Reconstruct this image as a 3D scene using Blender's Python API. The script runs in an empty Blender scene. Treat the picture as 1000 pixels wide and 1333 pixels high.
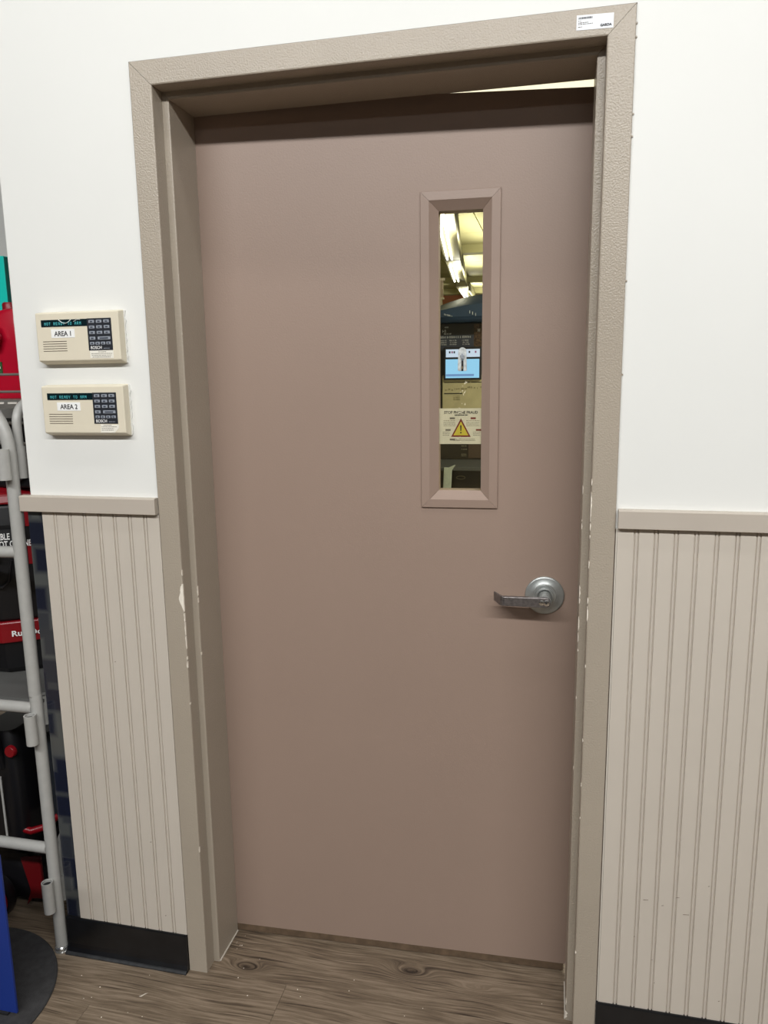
import bpy, bmesh, math, random
from mathutils import Vector, Matrix
random.seed(7)
C = bpy.context.scene
COL = C.collection
PI = math.pi

# ---------------------------------------------------------------- camera
cam_d = bpy.data.cameras.new('camera')
cam = bpy.data.objects.new('camera', cam_d); COL.objects.link(cam)
cam_d.sensor_fit = 'HORIZONTAL'; cam_d.sensor_width = 36.0
cam_d.lens = 36.0 * 980.8 / 1000.0
cam_d.clip_start = 0.02; cam_d.clip_end = 100
_f = Vector((-0.21917282, 0.95952117, -0.17686832)); _r = Vector((0.97534821, 0.22023699, -0.01383952)); _u = Vector((-0.02567364, 0.17554145, 0.98413722))
cam.matrix_world = Matrix(((_r.x, _u.x, -_f.x, 0.36925), (_r.y, _u.y, -_f.y, -1.4991), (_r.z, _u.z, -_f.z, 1.45262), (0, 0, 0, 1)))
C.camera = cam

# ---------------------------------------------------------------- world and colour
W = bpy.data.worlds.new('world'); C.world = W; W.use_nodes = True
W.node_tree.nodes['Background'].inputs[0].default_value = (1, 0.98, 0.95, 1)
W.node_tree.nodes['Background'].inputs[1].default_value = 0.02
C.view_settings.view_transform = 'Standard'; C.view_settings.look = 'None'
C.view_settings.exposure = 0.07; C.view_settings.gamma = 1.0
C.view_settings.use_curve_mapping = False

# ---------------------------------------------------------------- lights (ceiling strips of the shop, added fills in the back room)
CEIL = 3.6
def strip_light(name, x, y, z, lx, ly, watts, col=(0.995, 1.0, 0.99), tilt=0.0):
    d = bpy.data.lights.new(name, 'AREA'); d.shape = 'RECTANGLE'; d.size = lx; d.size_y = ly
    d.energy = watts; d.color = col
    o = bpy.data.objects.new(name, d); COL.objects.link(o); o.location = (x, y, z); o.rotation_euler = (math.radians(tilt), 0, 0)
    return o
LIGHTS = [('near', 0.15, -0.64, 2.6, 0.12, 9.5, 0), ('middle', 0.60, -2.92, 5.8, 0.16, 192, 25), ('far', 0.95, -6.0, 5.8, 0.16, 18, 30)]
for n_, x_, y_, lx_, ly_, w_, t_ in LIGHTS:
    strip_light('strip_lamp_' + n_, x_, y_, CEIL - 0.175, lx_, ly_, w_, tilt=t_)
BACK_LAMPS = [(-0.45, 4.089, -0.675, 6.255), (-0.713, 6.69, -0.836, 8.052), (-0.893, 8.997, -0.948, 10.085)]
for i, (x0, y0, x1, y1) in enumerate(BACK_LAMPS):
    o = strip_light('back_room_fill', (x0 + x1) / 2 + 0.14, (y0 + y1) / 2, 2.50, 0.05, math.hypot(x1 - x0, y1 - y0), 9, (1.0, 0.97, 0.84))  # added upward area fill beside each strip to brighten the ceiling
    o.rotation_euler = (0, PI, -math.atan2(x0 - x1, y1 - y0))
o = strip_light('back_room_fill', 1.75, 2.25, 2.70, 1.2, 0.6, 130, (1.0, 0.97, 0.84))  # added unseen fill that lights the kiosk front

# ---------------------------------------------------------------- helpers
def s2l(c):
    c = c / 255.0
    return c / 12.92 if c <= 0.04045 else ((c + 0.055) / 1.055) ** 2.4
def rgb(r, g, b): return (s2l(r), s2l(g), s2l(b), 1.0)

def mat(name, col, rough=0.5, metal=0.0, var=0.0, vscale=6.0, bump=0.0, bscale=120.0, emit=None, estr=0.0, stretch=(1, 1, 1), detail=3.0, coat=0.0, spec=0.5):
    m = bpy.data.materials.new(name); m.use_nodes = True
    nt = m.node_tree; N = nt.nodes; L = nt.links; b = N['Principled BSDF']
    b.inputs['Base Color'].default_value = col; b.inputs['Roughness'].default_value = rough; b.inputs['Metallic'].default_value = metal
    b.inputs['Coat Weight'].default_value = coat
    b.inputs['Specular IOR Level'].default_value = spec
    tc = N.new('ShaderNodeTexCoord'); mp = N.new('ShaderNodeMapping'); mp.inputs['Scale'].default_value = stretch
    L.new(tc.outputs['Object'], mp.inputs['Vector'])
    if var > 0:
        n = N.new('ShaderNodeTexNoise'); n.inputs['Scale'].default_value = vscale; n.inputs['Detail'].default_value = detail
        L.new(mp.outputs['Vector'], n.inputs['Vector'])
        cr = N.new('ShaderNodeValToRGB'); cr.color_ramp.elements[0].position = 0.3; cr.color_ramp.elements[1].position = 0.7
        cr.color_ramp.elements[0].color = (col[0] * (1 - var), col[1] * (1 - var), col[2] * (1 - var), 1)
        cr.color_ramp.elements[1].color = (min(1, col[0] * (1 + var)), min(1, col[1] * (1 + var)), min(1, col[2] * (1 + var)), 1)
        L.new(n.outputs['Fac'], cr.inputs['Fac']); L.new(cr.outputs['Color'], b.inputs['Base Color'])
    if bump > 0:
        n2 = N.new('ShaderNodeTexNoise'); n2.inputs['Scale'].default_value = bscale; n2.inputs['Detail'].default_value = 2.0
        L.new(mp.outputs['Vector'], n2.inputs['Vector'])
        bp = N.new('ShaderNodeBump'); bp.inputs['Strength'].default_value = bump; bp.inputs['Distance'].default_value = 0.002
        L.new(n2.outputs['Fac'], bp.inputs['Height']); L.new(bp.outputs['Normal'], b.inputs['Normal'])
    if emit:
        b.inputs['Emission Color'].default_value = emit; b.inputs['Emission Strength'].default_value = estr
    return m

class MB:
    """collects verts/faces in world coordinates; build() links them as one mesh object"""
    def __init__(s): s.v = []; s.f = []; s.sm = []
    def add(s, vs, fs, smooth=False):
        o = len(s.v); s.v += [tuple(v) for v in vs]; s.f += [tuple(i + o for i in f) for f in fs]; s.sm += [smooth] * len(fs); return s
    def box(s, a, b):
        (x0, y0, z0), (x1, y1, z1) = a, b
        return s.add([(x0, y0, z0), (x1, y0, z0), (x1, y1, z0), (x0, y1, z0), (x0, y0, z1), (x1, y0, z1), (x1, y1, z1), (x0, y1, z1)],
                     [(0, 3, 2, 1), (4, 5, 6, 7), (0, 1, 5, 4), (1, 2, 6, 5), (2, 3, 7, 6), (3, 0, 4, 7)])
    def prism(s, poly, lo, hi, axis):
        """poly: 2D list; axis: 'x' -> poly=(y,z), 'y' -> (x,z), 'z' -> (x,y)"""
        mk = {'x': lambda p, t: (t, p[0], p[1]), 'y': lambda p, t: (p[0], t, p[1]), 'z': lambda p, t: (p[0], p[1], t)}[axis]
        n = len(poly)
        return s.add([mk(p, lo) for p in poly] + [mk(p, hi) for p in poly],
                     [tuple(range(n - 1, -1, -1)), tuple(range(n, 2 * n))] + [(i, (i + 1) % n, (i + 1) % n + n, i + n) for i in range(n)])
    def loft(s, rings, cap=True, smooth=False):
        n = len(rings[0]); vs = [p for r in rings for p in r]; fs = []
        for k in range(len(rings) - 1):
            for i in range(n):
                j = (i + 1) % n
                fs.append((k * n + i, k * n + j, (k + 1) * n + j, (k + 1) * n + i))
        s.add(vs, fs, smooth)
        if cap:
            o = len(s.v) - len(vs)
            s.f += [tuple(o + i for i in range(n - 1, -1, -1)), tuple(o + len(vs) - n + i for i in range(n))]; s.sm += [False, False]
        return s
    def tube(s, pts, r, n=16, cap=True, hollow=0.0):
        pts = [Vector(p) for p in pts]; rings = []; prev = None
        for i, p in enumerate(pts):
            t = (pts[min(i + 1, len(pts) - 1)] - pts[max(i - 1, 0)]).normalized()
            if prev is None:
                a = Vector((0, 0, 1)) if abs(t.z) < 0.9 else Vector((1, 0, 0)); prev = t.cross(a).normalized()
            prev = (prev - t * prev.dot(t)).normalized(); q = t.cross(prev)
            rings.append([tuple(p + (prev * math.cos(2 * PI * k / n) + q * math.sin(2 * PI * k / n)) * r) for k in range(n)])
        return s.loft(rings, cap, True)
    def pipe(s, a, b, r, wall=0.003, n=20):
        """short open tube with a wall"""
        a, b = Vector(a), Vector(b); t = (b - a).normalized(); u = t.orthogonal().normalized(); w = t.cross(u)
        R = lambda p, rr: [tuple(p + (u * math.cos(2 * PI * k / n) + w * math.sin(2 * PI * k / n)) * rr) for k in range(n)]
        rings = [R(a, r - wall), R(a, r), R(b, r), R(b, r - wall)]
        vs = [p for q in rings for p in q]; fs = []
        for k in range(4):
            for i in range(n):
                j = (i + 1) % n; k2 = (k + 1) % 4
                fs.append((k * n + i, k * n + j, k2 * n + j, k2 * n + i))
        return s.add(vs, fs, True)
    def lathe(s, prof, c, axis='y', n=32, smooth=True):
        """prof: (radius, height) list along axis from c"""
        rings = []
        for r, h in prof:
            ring = []
            for k in range(n):
                a = 2 * PI * k / n; x, y = r * math.cos(a), r * math.sin(a)
                ring.append({'y': (c[0] + x, c[1] + h, c[2] + y), 'z': (c[0] + x, c[1] + y, c[2] + h), 'x': (c[0] + h, c[1] + x, c[2] + y)}[axis])
            rings.append(ring)
        return s.loft(rings, True, smooth)
    def build(s, name, m, parent=None, bevel=0.0, seg=2, auto=True):
        me = bpy.data.meshes.new(name)
        o = bpy.data.objects.new(name, me); COL.objects.link(o)
        org = Vector((0, 0, 0)); q = parent
        if parent is not None:
            org = Vector(parent['_org']); o.parent = parent
        me.from_pydata([(v[0] - org.x, v[1] - org.y, v[2] - org.z) for v in s.v], [], s.f)
        me.validate(); me.update()
        bm = bmesh.new(); bm.from_mesh(me); bmesh.ops.recalc_face_normals(bm, faces=bm.faces[:]); bm.to_mesh(me); bm.free()
        for i, p in enumerate(me.polygons): p.use_smooth = s.sm[i] if i < len(s.sm) else False
        if any(s.sm):
            me.set_sharp_from_angle(angle=math.radians(40))
        if m is not None: me.materials.append(m)
        if bevel > 0:
            b = o.modifiers.new('bevel', 'BEVEL'); b.width = bevel; b.segments = seg; b.limit_method = 'ANGLE'; b.angle_limit = math.radians(40)
        o['_org'] = org
        return o

def empty(name, loc):
    o = bpy.data.objects.new(name, None); COL.objects.link(o); o.location = loc; o['_org'] = Vector(loc); return o
def tag(o, label=None, cat=None, group=None, kind=None):
    if label: o['label'] = label
    if cat: o['category'] = cat
    if group: o['group'] = group
    if kind: o['kind'] = kind
    return o
def text(name, body, size, m, parent, loc, sx=1.0, align='LEFT', tilt=0.0, yaw=0.0, bold=0.0, thick=0.0002):
    """flat lettering standing in a plane that faces -Y; loc = left end of the baseline"""
    cu = bpy.data.curves.new(name, 'FONT'); cu.body = body; cu.size = size; cu.extrude = thick; cu.align_x = align; cu.resolution_u = 3; cu.offset = bold
    t = bpy.data.objects.new(name, cu); COL.objects.link(t)
    dg = bpy.context.evaluated_depsgraph_get()
    me = bpy.data.meshes.new_from_object(t.evaluated_get(dg))
    COL.objects.unlink(t); bpy.data.objects.remove(t); bpy.data.curves.remove(cu)
    M = Matrix.Rotation(yaw, 4, 'Z') @ Matrix.Rotation(PI / 2, 4, 'X') @ Matrix.Rotation(tilt, 4, 'Z') @ Matrix.Diagonal((sx, 1, 1, 1))
    org = Vector(parent['_org'])
    me.transform(Matrix.Translation(Vector(loc) - org) @ M); me.name = name
    o = bpy.data.objects.new(name, me); COL.objects.link(o); o.parent = parent
    me.materials.clear(); me.materials.append(m); o['_org'] = org
    return o

# ---------------------------------------------------------------- materials
M_wall = mat('white_wall_paint', rgb(229, 229, 225), 0.6, var=0.012, vscale=3, bump=0.06, bscale=55)
M_shop = mat('shop_wall', rgb(70, 68, 66), 0.8)
M_frame = mat('taupe_frame_paint', rgb(168, 157, 142), 0.33, var=0.03, vscale=5, bump=0.5, bscale=300, spec=0.5)
M_door = mat('door_paint', rgb(152, 131, 118), 0.45, var=0.02, vscale=2.2, bump=0.10, bscale=260)
M_door_dark = mat('door_bottom_strip', rgb(98, 80, 62), 0.7, var=0.25, vscale=40, bump=0.2, bscale=150)
M_bead = mat('beadboard_paint', rgb(199, 190, 178), 0.45, var=0.02, vscale=7, bump=0.05, bscale=200)
M_rail = mat('chair_rail_paint', rgb(186, 176, 164), 0.45, var=0.02, vscale=9, bump=0.05, bscale=200)
M_base = mat('black_vinyl', rgb(19, 19, 21), 0.3, var=0.3, vscale=20, bump=0.1, bscale=60)
M_ceil = mat('ceiling_paint', rgb(100, 98, 94), 0.8)
M_chip = mat('bare_primer', rgb(236, 228, 214), 0.7, var=0.05, vscale=90)
M_caulk = mat('caulk', rgb(205, 198, 186), 0.7)
M_black = mat('black_plastic', rgb(22, 22, 24), 0.45, var=0.15, vscale=30)
M_ink = mat('black_ink', rgb(28, 28, 30), 0.7)
M_white = mat('white_paper', rgb(240, 240, 238), 0.7)
M_chrome = mat('satin_chrome', rgb(176, 179, 177), 0.38, 0.72, var=0.12, vscale=60, stretch=(1, 1, 1), bump=0.05, bscale=300)
M_lever = mat('worn_lever_metal', rgb(128, 123, 122), 0.4, 0.8, var=0.25, vscale=160, bump=0.15, bscale=400)
M_tube = mat('grey_tube_paint', rgb(170, 169, 165), 0.36, var=0.04, vscale=60, bump=0.04, bscale=300)
M_beige = mat('beige_keypad_plastic', rgb(222, 213, 192), 0.5, var=0.015, vscale=30)

def wood_material():
    m = bpy.data.materials.new('vinyl_plank_wood'); m.use_nodes = True
    nt = m.node_tree; N = nt.nodes; L = nt.links; b = N['Principled BSDF']; b.inputs['Roughness'].default_value = 0.5
    def mth(op, a, c=None, d=None):
        n = N.new('ShaderNodeMath'); n.operation = op
        for i, q in enumerate((a, c, d)):
            if q is None: continue
            if isinstance(q, (int, float)): n.inputs[i].default_value = q
            else: L.new(q, n.inputs[i])
        return n.outputs[0]
    tc = N.new('ShaderNodeTexCoord'); sp = N.new('ShaderNodeSeparateXYZ'); L.new(tc.outputs['Object'], sp.inputs[0])
    oi = N.new('ShaderNodeObjectInfo'); X, Y = sp.outputs[0], sp.outputs[1]; rnd = oi.outputs['Random']
    # grain line coordinate, lifted into closed rings around each knot
    wob = N.new('ShaderNodeTexNoise'); wob.inputs['Scale'].default_value = 1.0; wob.inputs['Detail'].default_value = 2
    cx = N.new('ShaderNodeCombineXYZ'); L.new(mth('MULTIPLY', X, 3.2), cx.inputs[0]); L.new(mth('MULTIPLY', Y, 9.0), cx.inputs[1]); L.new(mth('MULTIPLY', rnd, 37.0), cx.inputs[2])
    L.new(cx.outputs[0], wob.inputs['Vector'])
    g = mth('ADD', Y, mth('MULTIPLY', wob.outputs['Fac'], 0.045))
    dark = None
    for kx, ky, sx, sy, amp in ((0.053, 0.106, 0.050, 0.022, 0.044), (-0.352, 0.036, 0.038, 0.017, 0.040), (0.21, 0.085, 0.075, 0.014, 0.022), (-0.62, -0.31, 0.06, 0.02, 0.06)):
        dx = mth('DIVIDE', mth('SUBTRACT', X, kx), sx); dy = mth('DIVIDE', mth('SUBTRACT', Y, ky), sy)
        e = mth('EXPONENT', mth('MULTIPLY', mth('ADD', mth('MULTIPLY', dx, dx), mth('MULTIPLY', dy, dy)), -1.0))
        g = mth('ADD', g, mth('MULTIPLY', e, amp))
        if amp > 0.03:
            d1 = mth('POWER', e, 5.0); dark = d1 if dark is None else mth('ADD', dark, d1)
    lines = mth('SINE', mth('ADD', mth('MULTIPLY', g, 560.0), mth('MULTIPLY', rnd, 30.0)))
    fine = N.new('ShaderNodeTexNoise'); fine.inputs['Scale'].default_value = 1.0; fine.inputs['Detail'].default_value = 5; fine.inputs['Roughness'].default_value = 0.65
    c2 = N.new('ShaderNodeCombineXYZ'); L.new(mth('MULTIPLY', X, 9.0), c2.inputs[0]); L.new(mth('MULTIPLY', g, 260.0), c2.inputs[1]); L.new(mth('MULTIPLY', rnd, 11.0), c2.inputs[2])
    L.new(c2.outputs[0], fine.inputs['Vector'])
    blot = N.new('ShaderNodeTexNoise'); blot.inputs['Scale'].default_value = 1.0; blot.inputs['Detail'].default_value = 3
    c3 = N.new('ShaderNodeCombineXYZ'); L.new(mth('MULTIPLY', X, 6.0), c3.inputs[0]); L.new(mth('MULTIPLY', Y, 30.0), c3.inputs[1]); L.new(mth('MULTIPLY', rnd, 5.0), c3.inputs[2])
    L.new(c3.outputs[0], blot.inputs['Vector'])
    k = mth('ADD', mth('MULTIPLY', lines, 0.035), mth('ADD', mth('MULTIPLY', fine.outputs['Fac'], 1.05), mth('MULTIPLY', blot.outputs['Fac'], 0.55)))
    k = mth('SUBTRACT', k, mth('MULTIPLY', dark, 0.33))
    k = mth('ADD', k, mth('MULTIPLY', rnd, 0.08))
    crk = N.new('ShaderNodeTexNoise'); crk.inputs['Scale'].default_value = 1.0; crk.inputs['Detail'].default_value = 2
    c4 = N.new('ShaderNodeCombineXYZ'); L.new(mth('MULTIPLY', X, 4.5), c4.inputs[0]); L.new(mth('MULTIPLY', g, 150.0), c4.inputs[1]); L.new(mth('MULTIPLY', rnd, 23.0), c4.inputs[2])
    L.new(c4.outputs[0], crk.inputs['Vector'])
    mr = N.new('ShaderNodeMapRange'); mr.inputs[1].default_value = 0.40; mr.inputs[2].default_value = 0.32; mr.inputs[3].default_value = 0.0; mr.inputs[4].default_value = 0.24
    L.new(crk.outputs['Fac'], mr.inputs[0]); k = mth('SUBTRACT', k, mr.outputs[0])
    cr = N.new('ShaderNodeValToRGB'); E_ = cr.color_ramp.elements
    E_[0].position = 0.40; E_[0].color = rgb(46, 37, 30); E_[1].position = 1.0; E_[1].color = rgb(138, 122, 104)
    e2 = cr.color_ramp.elements.new(0.60); e2.color = rgb(84, 71, 58)
    e3 = cr.color_ramp.elements.new(0.80); e3.color = rgb(112, 97, 80)
    L.new(k, cr.inputs['Fac']); L.new(cr.outputs['Color'], b.inputs['Base Color'])
    bp = N.new('ShaderNodeBump'); bp.inputs['Strength'].default_value = 0.25; bp.inputs['Distance'].default_value = 0.001
    L.new(k, bp.inputs['Height']); L.new(bp.outputs['Normal'], b.inputs['Normal'])
    return m
M_wood = wood_material()

def glass_material():
    m = bpy.data.materials.new('tinted_window_glass'); m.use_nodes = True
    nt = m.node_tree; N = nt.nodes; L = nt.links
    for n in list(N):
        if n.type != 'OUTPUT_MATERIAL': N.remove(n)
    out = [n for n in N if n.type == 'OUTPUT_MATERIAL'][0]
    tr = N.new('ShaderNodeBsdfTransparent'); tr.inputs[0].default_value = (0.95, 0.95, 0.90, 1)
    gl = N.new('ShaderNodeBsdfGlossy'); gl.inputs['Roughness'].default_value = 0.03
    mx = N.new('ShaderNodeMixShader'); fr = N.new('ShaderNodeFresnel'); fr.inputs['IOR'].default_value = 1.3
    L.new(fr.outputs[0], mx.inputs[0]); L.new(tr.outputs[0], mx.inputs[1]); L.new(gl.outputs[0], mx.inputs[2]); L.new(mx.outputs[0], out.inputs[0])
    return m
M_glass = glass_material()

# ================================================================ STRUCTURE
L_, R_, H_ = -0.44035, 0.44035, 2.035
FW = 0.0475

def struct(o): o['kind'] = 'structure'; return o
# wall with the door opening
o = MB().prism([(-0.817, 0), (L_ - 0.022, 0), (L_ - 0.022, H_ + 0.022), (R_ + 0.022, H_ + 0.022), (R_ + 0.022, 0), (4.0, 0), (4.0, CEIL), (-0.817, CEIL)], 0.006, 0.194, 'y').build('wall_back', M_wall, bevel=0.003); struct(o)
# return of that wall beside the display rack, alcove and the rest of the shop
o = MB().box((-0.817, 0.1945, 0), (-0.70, 1.30, CEIL)).build('wall_return', M_wall); struct(o)
o = MB().box((-4.0, 1.3005, 0), (-0.70, 1.42, CEIL)).build('wall_alcove', M_wall); struct(o)
o = MB().box((-4.12, -8.0, 0), (-4.0005, 1.42, CEIL)).build('wall_left', M_shop); struct(o)
o = MB().box((4.0005, -8.0, 0), (4.12, 0.194, CEIL)).build('wall_right', M_shop); struct(o)
o = MB().box((-4.12, -8.12, 0), (4.12, -8.0005, CEIL)).build('wall_front', M_shop); struct(o)
o = MB().box((-4.12, -8.12, CEIL + 0.0005), (4.12, 1.42, CEIL + 0.1)).build('ceiling', M_ceil); struct(o)

# floor slab with planks laid on it
M_sub = mat('subfloor', rgb(40, 34, 29), 0.8)
floor = MB().box((-4.12, -8.12, -0.06), (4.12, 13.0, -0.0040)).build('floor', M_sub); struct(floor)
PW = 0.152
plank_n = 0
def plank(x0, x1, y0, y1):
    g = 0.0004
    MB().box((x0 + g, y0 + g, -0.0039), (x1 - g, y1 - g, 0.0)).build('plank', M_wood, floor)
for k in range(0, 22):
    y1 = 0.0055 - k * PW; y0 = y1 - PW
    x = -0.234 - 1.22 * 3 - (0 if k == 0 else (k * 0.437) % 1.22)
    while x < 2.6:
        a, b_ = max(x, -2.6), min(x + 1.22, 2.6)
        if b_ - a > 0.02: plank(a, b_, y0, y1)
        x += 1.22
plank(L_ - 0.020, R_ + 0.020, 0.0055, 0.1575)
plank(L_ - 0.020, R_ + 0.020, 0.1575, 0.3095)
for k in range(1, 9):
    y0 = 0.0055 + (k - 1) * PW
    for a, b_ in ((-2.6, -1.75 - 0.11 * (k % 3)), (-1.75 - 0.11 * (k % 3), -0.8175)):
        plank(a, b_, y0, min(y0 + PW, 1.30))
M_backfloor = mat('back_room_floor', rgb(190, 182, 166), 0.5, var=0.1, vscale=5)
o = MB().box((-4.0, 1.4205, -0.0039), (4.0, 12.0, 0.0)).build('floor_covering', M_backfloor, floor)

rr = random.Random(44)
for k in range(26):
    fx_, fy_ = rr.choice(((rr.uniform(-0.42, 0.42), rr.uniform(-0.05, 0.14)), (rr.uniform(-0.75, -0.3), rr.uniform(-0.20, -0.03)), (-0.41 + rr.uniform(0, 0.02), rr.uniform(0.05, 0.14))))
    r_ = rr.uniform(0.0006, 0.0016)
    MB().lathe([(r_, 0.00005), (r_ * 0.7, 0.0006), (0.0, 0.0007)], (fx_, fy_, 0.0), axis='z', n=6).build('fleck', M_chip, floor)
MB().prism([(-0.569, -0.101), (-0.565, -0.097), (-0.559, -0.090), (-0.553, -0.087), (-0.558, -0.093), (-0.563, -0.101)], 0.00005, 0.0003, 'z').build('fleck', mat('floor_scuff', rgb(206, 198, 186), 0.6), floor)

# door frame: three mitred pieces
prof = [(FW, 0.0057), (FW, 0.0012), (FW - 0.0012, 0.0), (0.003, 0.0), (0.0009, 0.0009), (0.0, 0.003), (0.0, 0.0405), (-0.0122, 0.0410), (-0.0141, 0.0417), (-0.0147, 0.0435),
        (-0.0147, 0.1537), (0.0, 0.1537), (0.0, 0.200), (FW, 0.200), (FW, 0.1945), (0.0215, 0.1945), (0.0215, 0.0057)]
frame = empty('trim_1', (0, 0, 0)); struct(frame)
G = 0.0004
def loft_open(rings):
    mb = MB(); mb.loft(rings, True, False); return mb
loft_open([[(L_ - a, y, 0.0) for a, y in prof], [(L_ - a, y, H_ + a - G) for a, y in prof]]).build('jamb', M_frame, frame)
loft_open([[(R_ + a, y, 0.0) for a, y in prof], [(R_ + a, y, H_ + a - G) for a, y in prof]]).build('jamb', M_frame, frame)
loft_open([[(L_ - a + G, y, H_ + a) for a, y in prof], [(R_ + a - G, y, H_ + a) for a, y in prof]]).build('head', M_frame, frame)
# bead of caulk at the foot of the jamb soffits
MB().prism([(0.043, 0.0), (0.152, 0.0), (0.152, 0.002), (0.043, 0.003)], L_ + 0.0147, L_ + 0.0172, 'x').build('caulk_bead', M_caulk, frame)
MB().prism([(0.043, 0.0), (0.152, 0.0), (0.152, 0.002), (0.043, 0.003)], R_ - 0.0172, R_ - 0.0147, 'x').build('caulk_bead', M_caulk, frame)
MB().box((R_ + FW, 0.001, 0.1), (R_ + FW + 0.0016, 0.0058, 1.155)).build('caulk_bead', mat('dark_gap', rgb(70, 58, 48), 0.8), frame)
MB().box((R_ + FW + 0.0016, 0.0006, 0.1), (R_ + FW + 0.0040, 0.0058, 1.155)).build('caulk_bead', M_caulk, frame)

M_gap = bpy.data.materials['dark_gap']
MB().box((L_ - FW - 0.0013, 0.0030, 1.196), (L_ - FW - 0.0001, 0.0059, H_ + FW)).build('caulk_crack', M_gap, frame)
MB().box((L_ - FW - 0.0013, 0.0030, H_ + FW + 0.0001), (R_ + FW + 0.0010, 0.0059, H_ + FW + 0.0012)).build('caulk_crack', M_gap, frame)
rr = random.Random(12)
for z in (2.052, 2.030, 1.905, 1.868, 1.62, 1.45): MB().lathe([(0.0022, 0.0), (0.0016, -0.002), (0.0, -0.0022)], (R_ + FW + 0.0012, 0.0055, z), n=8).build('caulk_lump', M_frame, frame)
def chip(poly, y0=-0.0004, y1=0.0002, wrap=None):
    MB().prism(poly, y0, y1, 'y').build('paint_chip', M_chip, frame)
def edge_chip(xe, z0, z1, w, side, y=0.0, seed=0, wrap=0.004):
    """ragged chip running along an edge; side=-1: on the left of the edge"""
    r = random.Random(seed); n = max(4, int((z1 - z0) / 0.004)); a = []; b = []
    for i in range(n + 1):
        t = i / n; z = z0 + (z1 - z0) * t
        ww = w * (0.35 + 0.65 * r.random()) * (math.sin(PI * min(0.97, max(0.03, t))) ** 0.4)
        a.append((xe + side * ww, z)); b.append((xe - side * 0.0002, z))
    poly = a + b[::-1]
    MB().prism(poly, y - 0.0005, y + wrap, 'y').build('paint_chip', M_chip, frame)
# left casing edge
big = [(-0.4402, 0.9995), (-0.4425, 0.9990), (-0.4440, 0.9950), (-0.4462, 0.9930), (-0.4470, 0.9880), (-0.4478, 0.9835), (-0.4472, 0.9800), (-0.4492, 0.9740), (-0.4515, 0.9680), (-0.4518, 0.9630),
       (-0.4500, 0.9560), (-0.4472, 0.9500), (-0.4450, 0.9440), (-0.4428, 0.9385), (-0.4410, 0.9340), (-0.4402, 0.9345), (-0.4398, 0.9440), (-0.4402, 0.9520), (-0.4398, 0.9650), (-0.4402, 0.9750), (-0.4398, 0.9900)]
chip(big, -0.0005, 0.0035)
edge_chip(L_, 1.0185, 1.0320, 0.0014, -1, seed=1)
edge_chip(L_, 0.9110, 0.9310, 0.0028, -1, seed=2)
edge_chip(L_, 0.8780, 0.9095, 0.0024, -1, seed=3)
edge_chip(L_, 0.8460, 0.8765, 0.0026, -1, seed=4)
edge_chip(L_, 0.8200, 0.8270, 0.0018, -1, seed=5)
edge_chip(L_, 0.8000, 0.8160, 0.0034, -1, seed=6)
edge_chip(L_ + 0.0147, 0.9610, 0.9840, 0.0022, -1, y=0.041, seed=7)
edge_chip(L_ + 0.0147, 0.9440, 0.9560, 0.0012, -1, y=0.041, seed=8)
edge_chip(L_ + 0.0147, 0.8170, 0.8240, 0.0024, -1, y=0.041, seed=9)
edge_chip(L_, 0.3310, 0.3450, 0.0020, -1, seed=10)
edge_chip(L_, 0.7100, 0.7150, 0.0016, -1, seed=11)
# right casing edge
for i, (z0, z1, w) in enumerate(((1.1680, 1.2260, 0.0022), (1.1500, 1.1645, 0.0024), (1.1340, 1.1405, 0.0018), (1.2400, 1.2520, 0.0016), (1.0735, 1.0890, 0.0014), (1.0010, 1.0130, 0.0020), (0.9650, 0.9950, 0.0024), (0.8660, 0.8720, 0.0016), (0.7050, 0.7110, 0.0018), (0.2090, 0.2140, 0.0050), (0.6050, 0.6120, 0.0016), (0.5300, 0.5340, 0.0014))):
    edge_chip(R_, z0, z1, w, 1, seed=30 + i)
for i, (z0, z1, w) in enumerate(((1.2150, 1.2330, 0.0016), (1.1440, 1.1560, 0.0022), (1.1600, 1.1640, 0.0014), (1.0020, 1.0260, 0.0030), (0.9880, 1.0000, 0.0030), (0.9300, 0.9600, 0.0030), (0.9050, 0.9250, 0.0022), (0.8850, 0.8900, 0.0026), (0.7800, 0.7860, 0.0014), (0.6200, 0.6260, 0.0014), (0.0400, 0.0560, 0.0030), (0.0060, 0.0220, 0.0060))):
    edge_chip(R_ - 0.0147, z0, z1, w, 1, y=0.041, seed=60 + i)
edge_chip(R_ - 0.0147, 0.012, 0.055, 0.0022, 1, y=0.150, seed=91)

# wainscot: single beadboards
def board(parent, x0, x1, z0=0.0985, z1=1.156, bead=True, first=False):
    w = x1 - x0
    P = [(0.0, 0.0003)]
    if bead: P += [(w - 0.0096, 0.0003), (w - 0.0090, 0.0032), (w - 0.0078, 0.0032), (w - 0.0068, 0.0008), (w - 0.0056, 0.0001), (w - 0.0040, 0.0001), (w - 0.0028, 0.0008), (w - 0.0018, 0.0032), (w - 0.0006, 0.0032), (w - 0.0001, 0.0004)]
    else: P += [(w, 0.0003)]
    P += [(w - 0.0001, 0.0058), (0.0, 0.0058)]
    MB().prism([(x0 + a, y) for a, y in P], z0, z1, 'z').build('board', M_bead, parent)
wl = empty('trim_2', (-0.6, 0.003, 0.0985)); struct(wl)
xs = [-0.7860] + [-0.7475 + i * 0.03826 for i in range(7)]
for a, b_ in zip(xs, xs[1:]): board(wl, a, b_)
board(wl, xs[-1], L_ - FW - 0.0006, bead=False)
wr = empty('trim_3', (1.0, 0.003, 0.0985)); struct(wr)
xs = [0.5325 - 0.0364] + [0.5325 + i * 0.0364 for i in range(26)]
xs[0] = R_ + FW + 0.0045
for a, b_ in zip(xs, xs[1:]): board(wr, a, b_)

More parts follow.
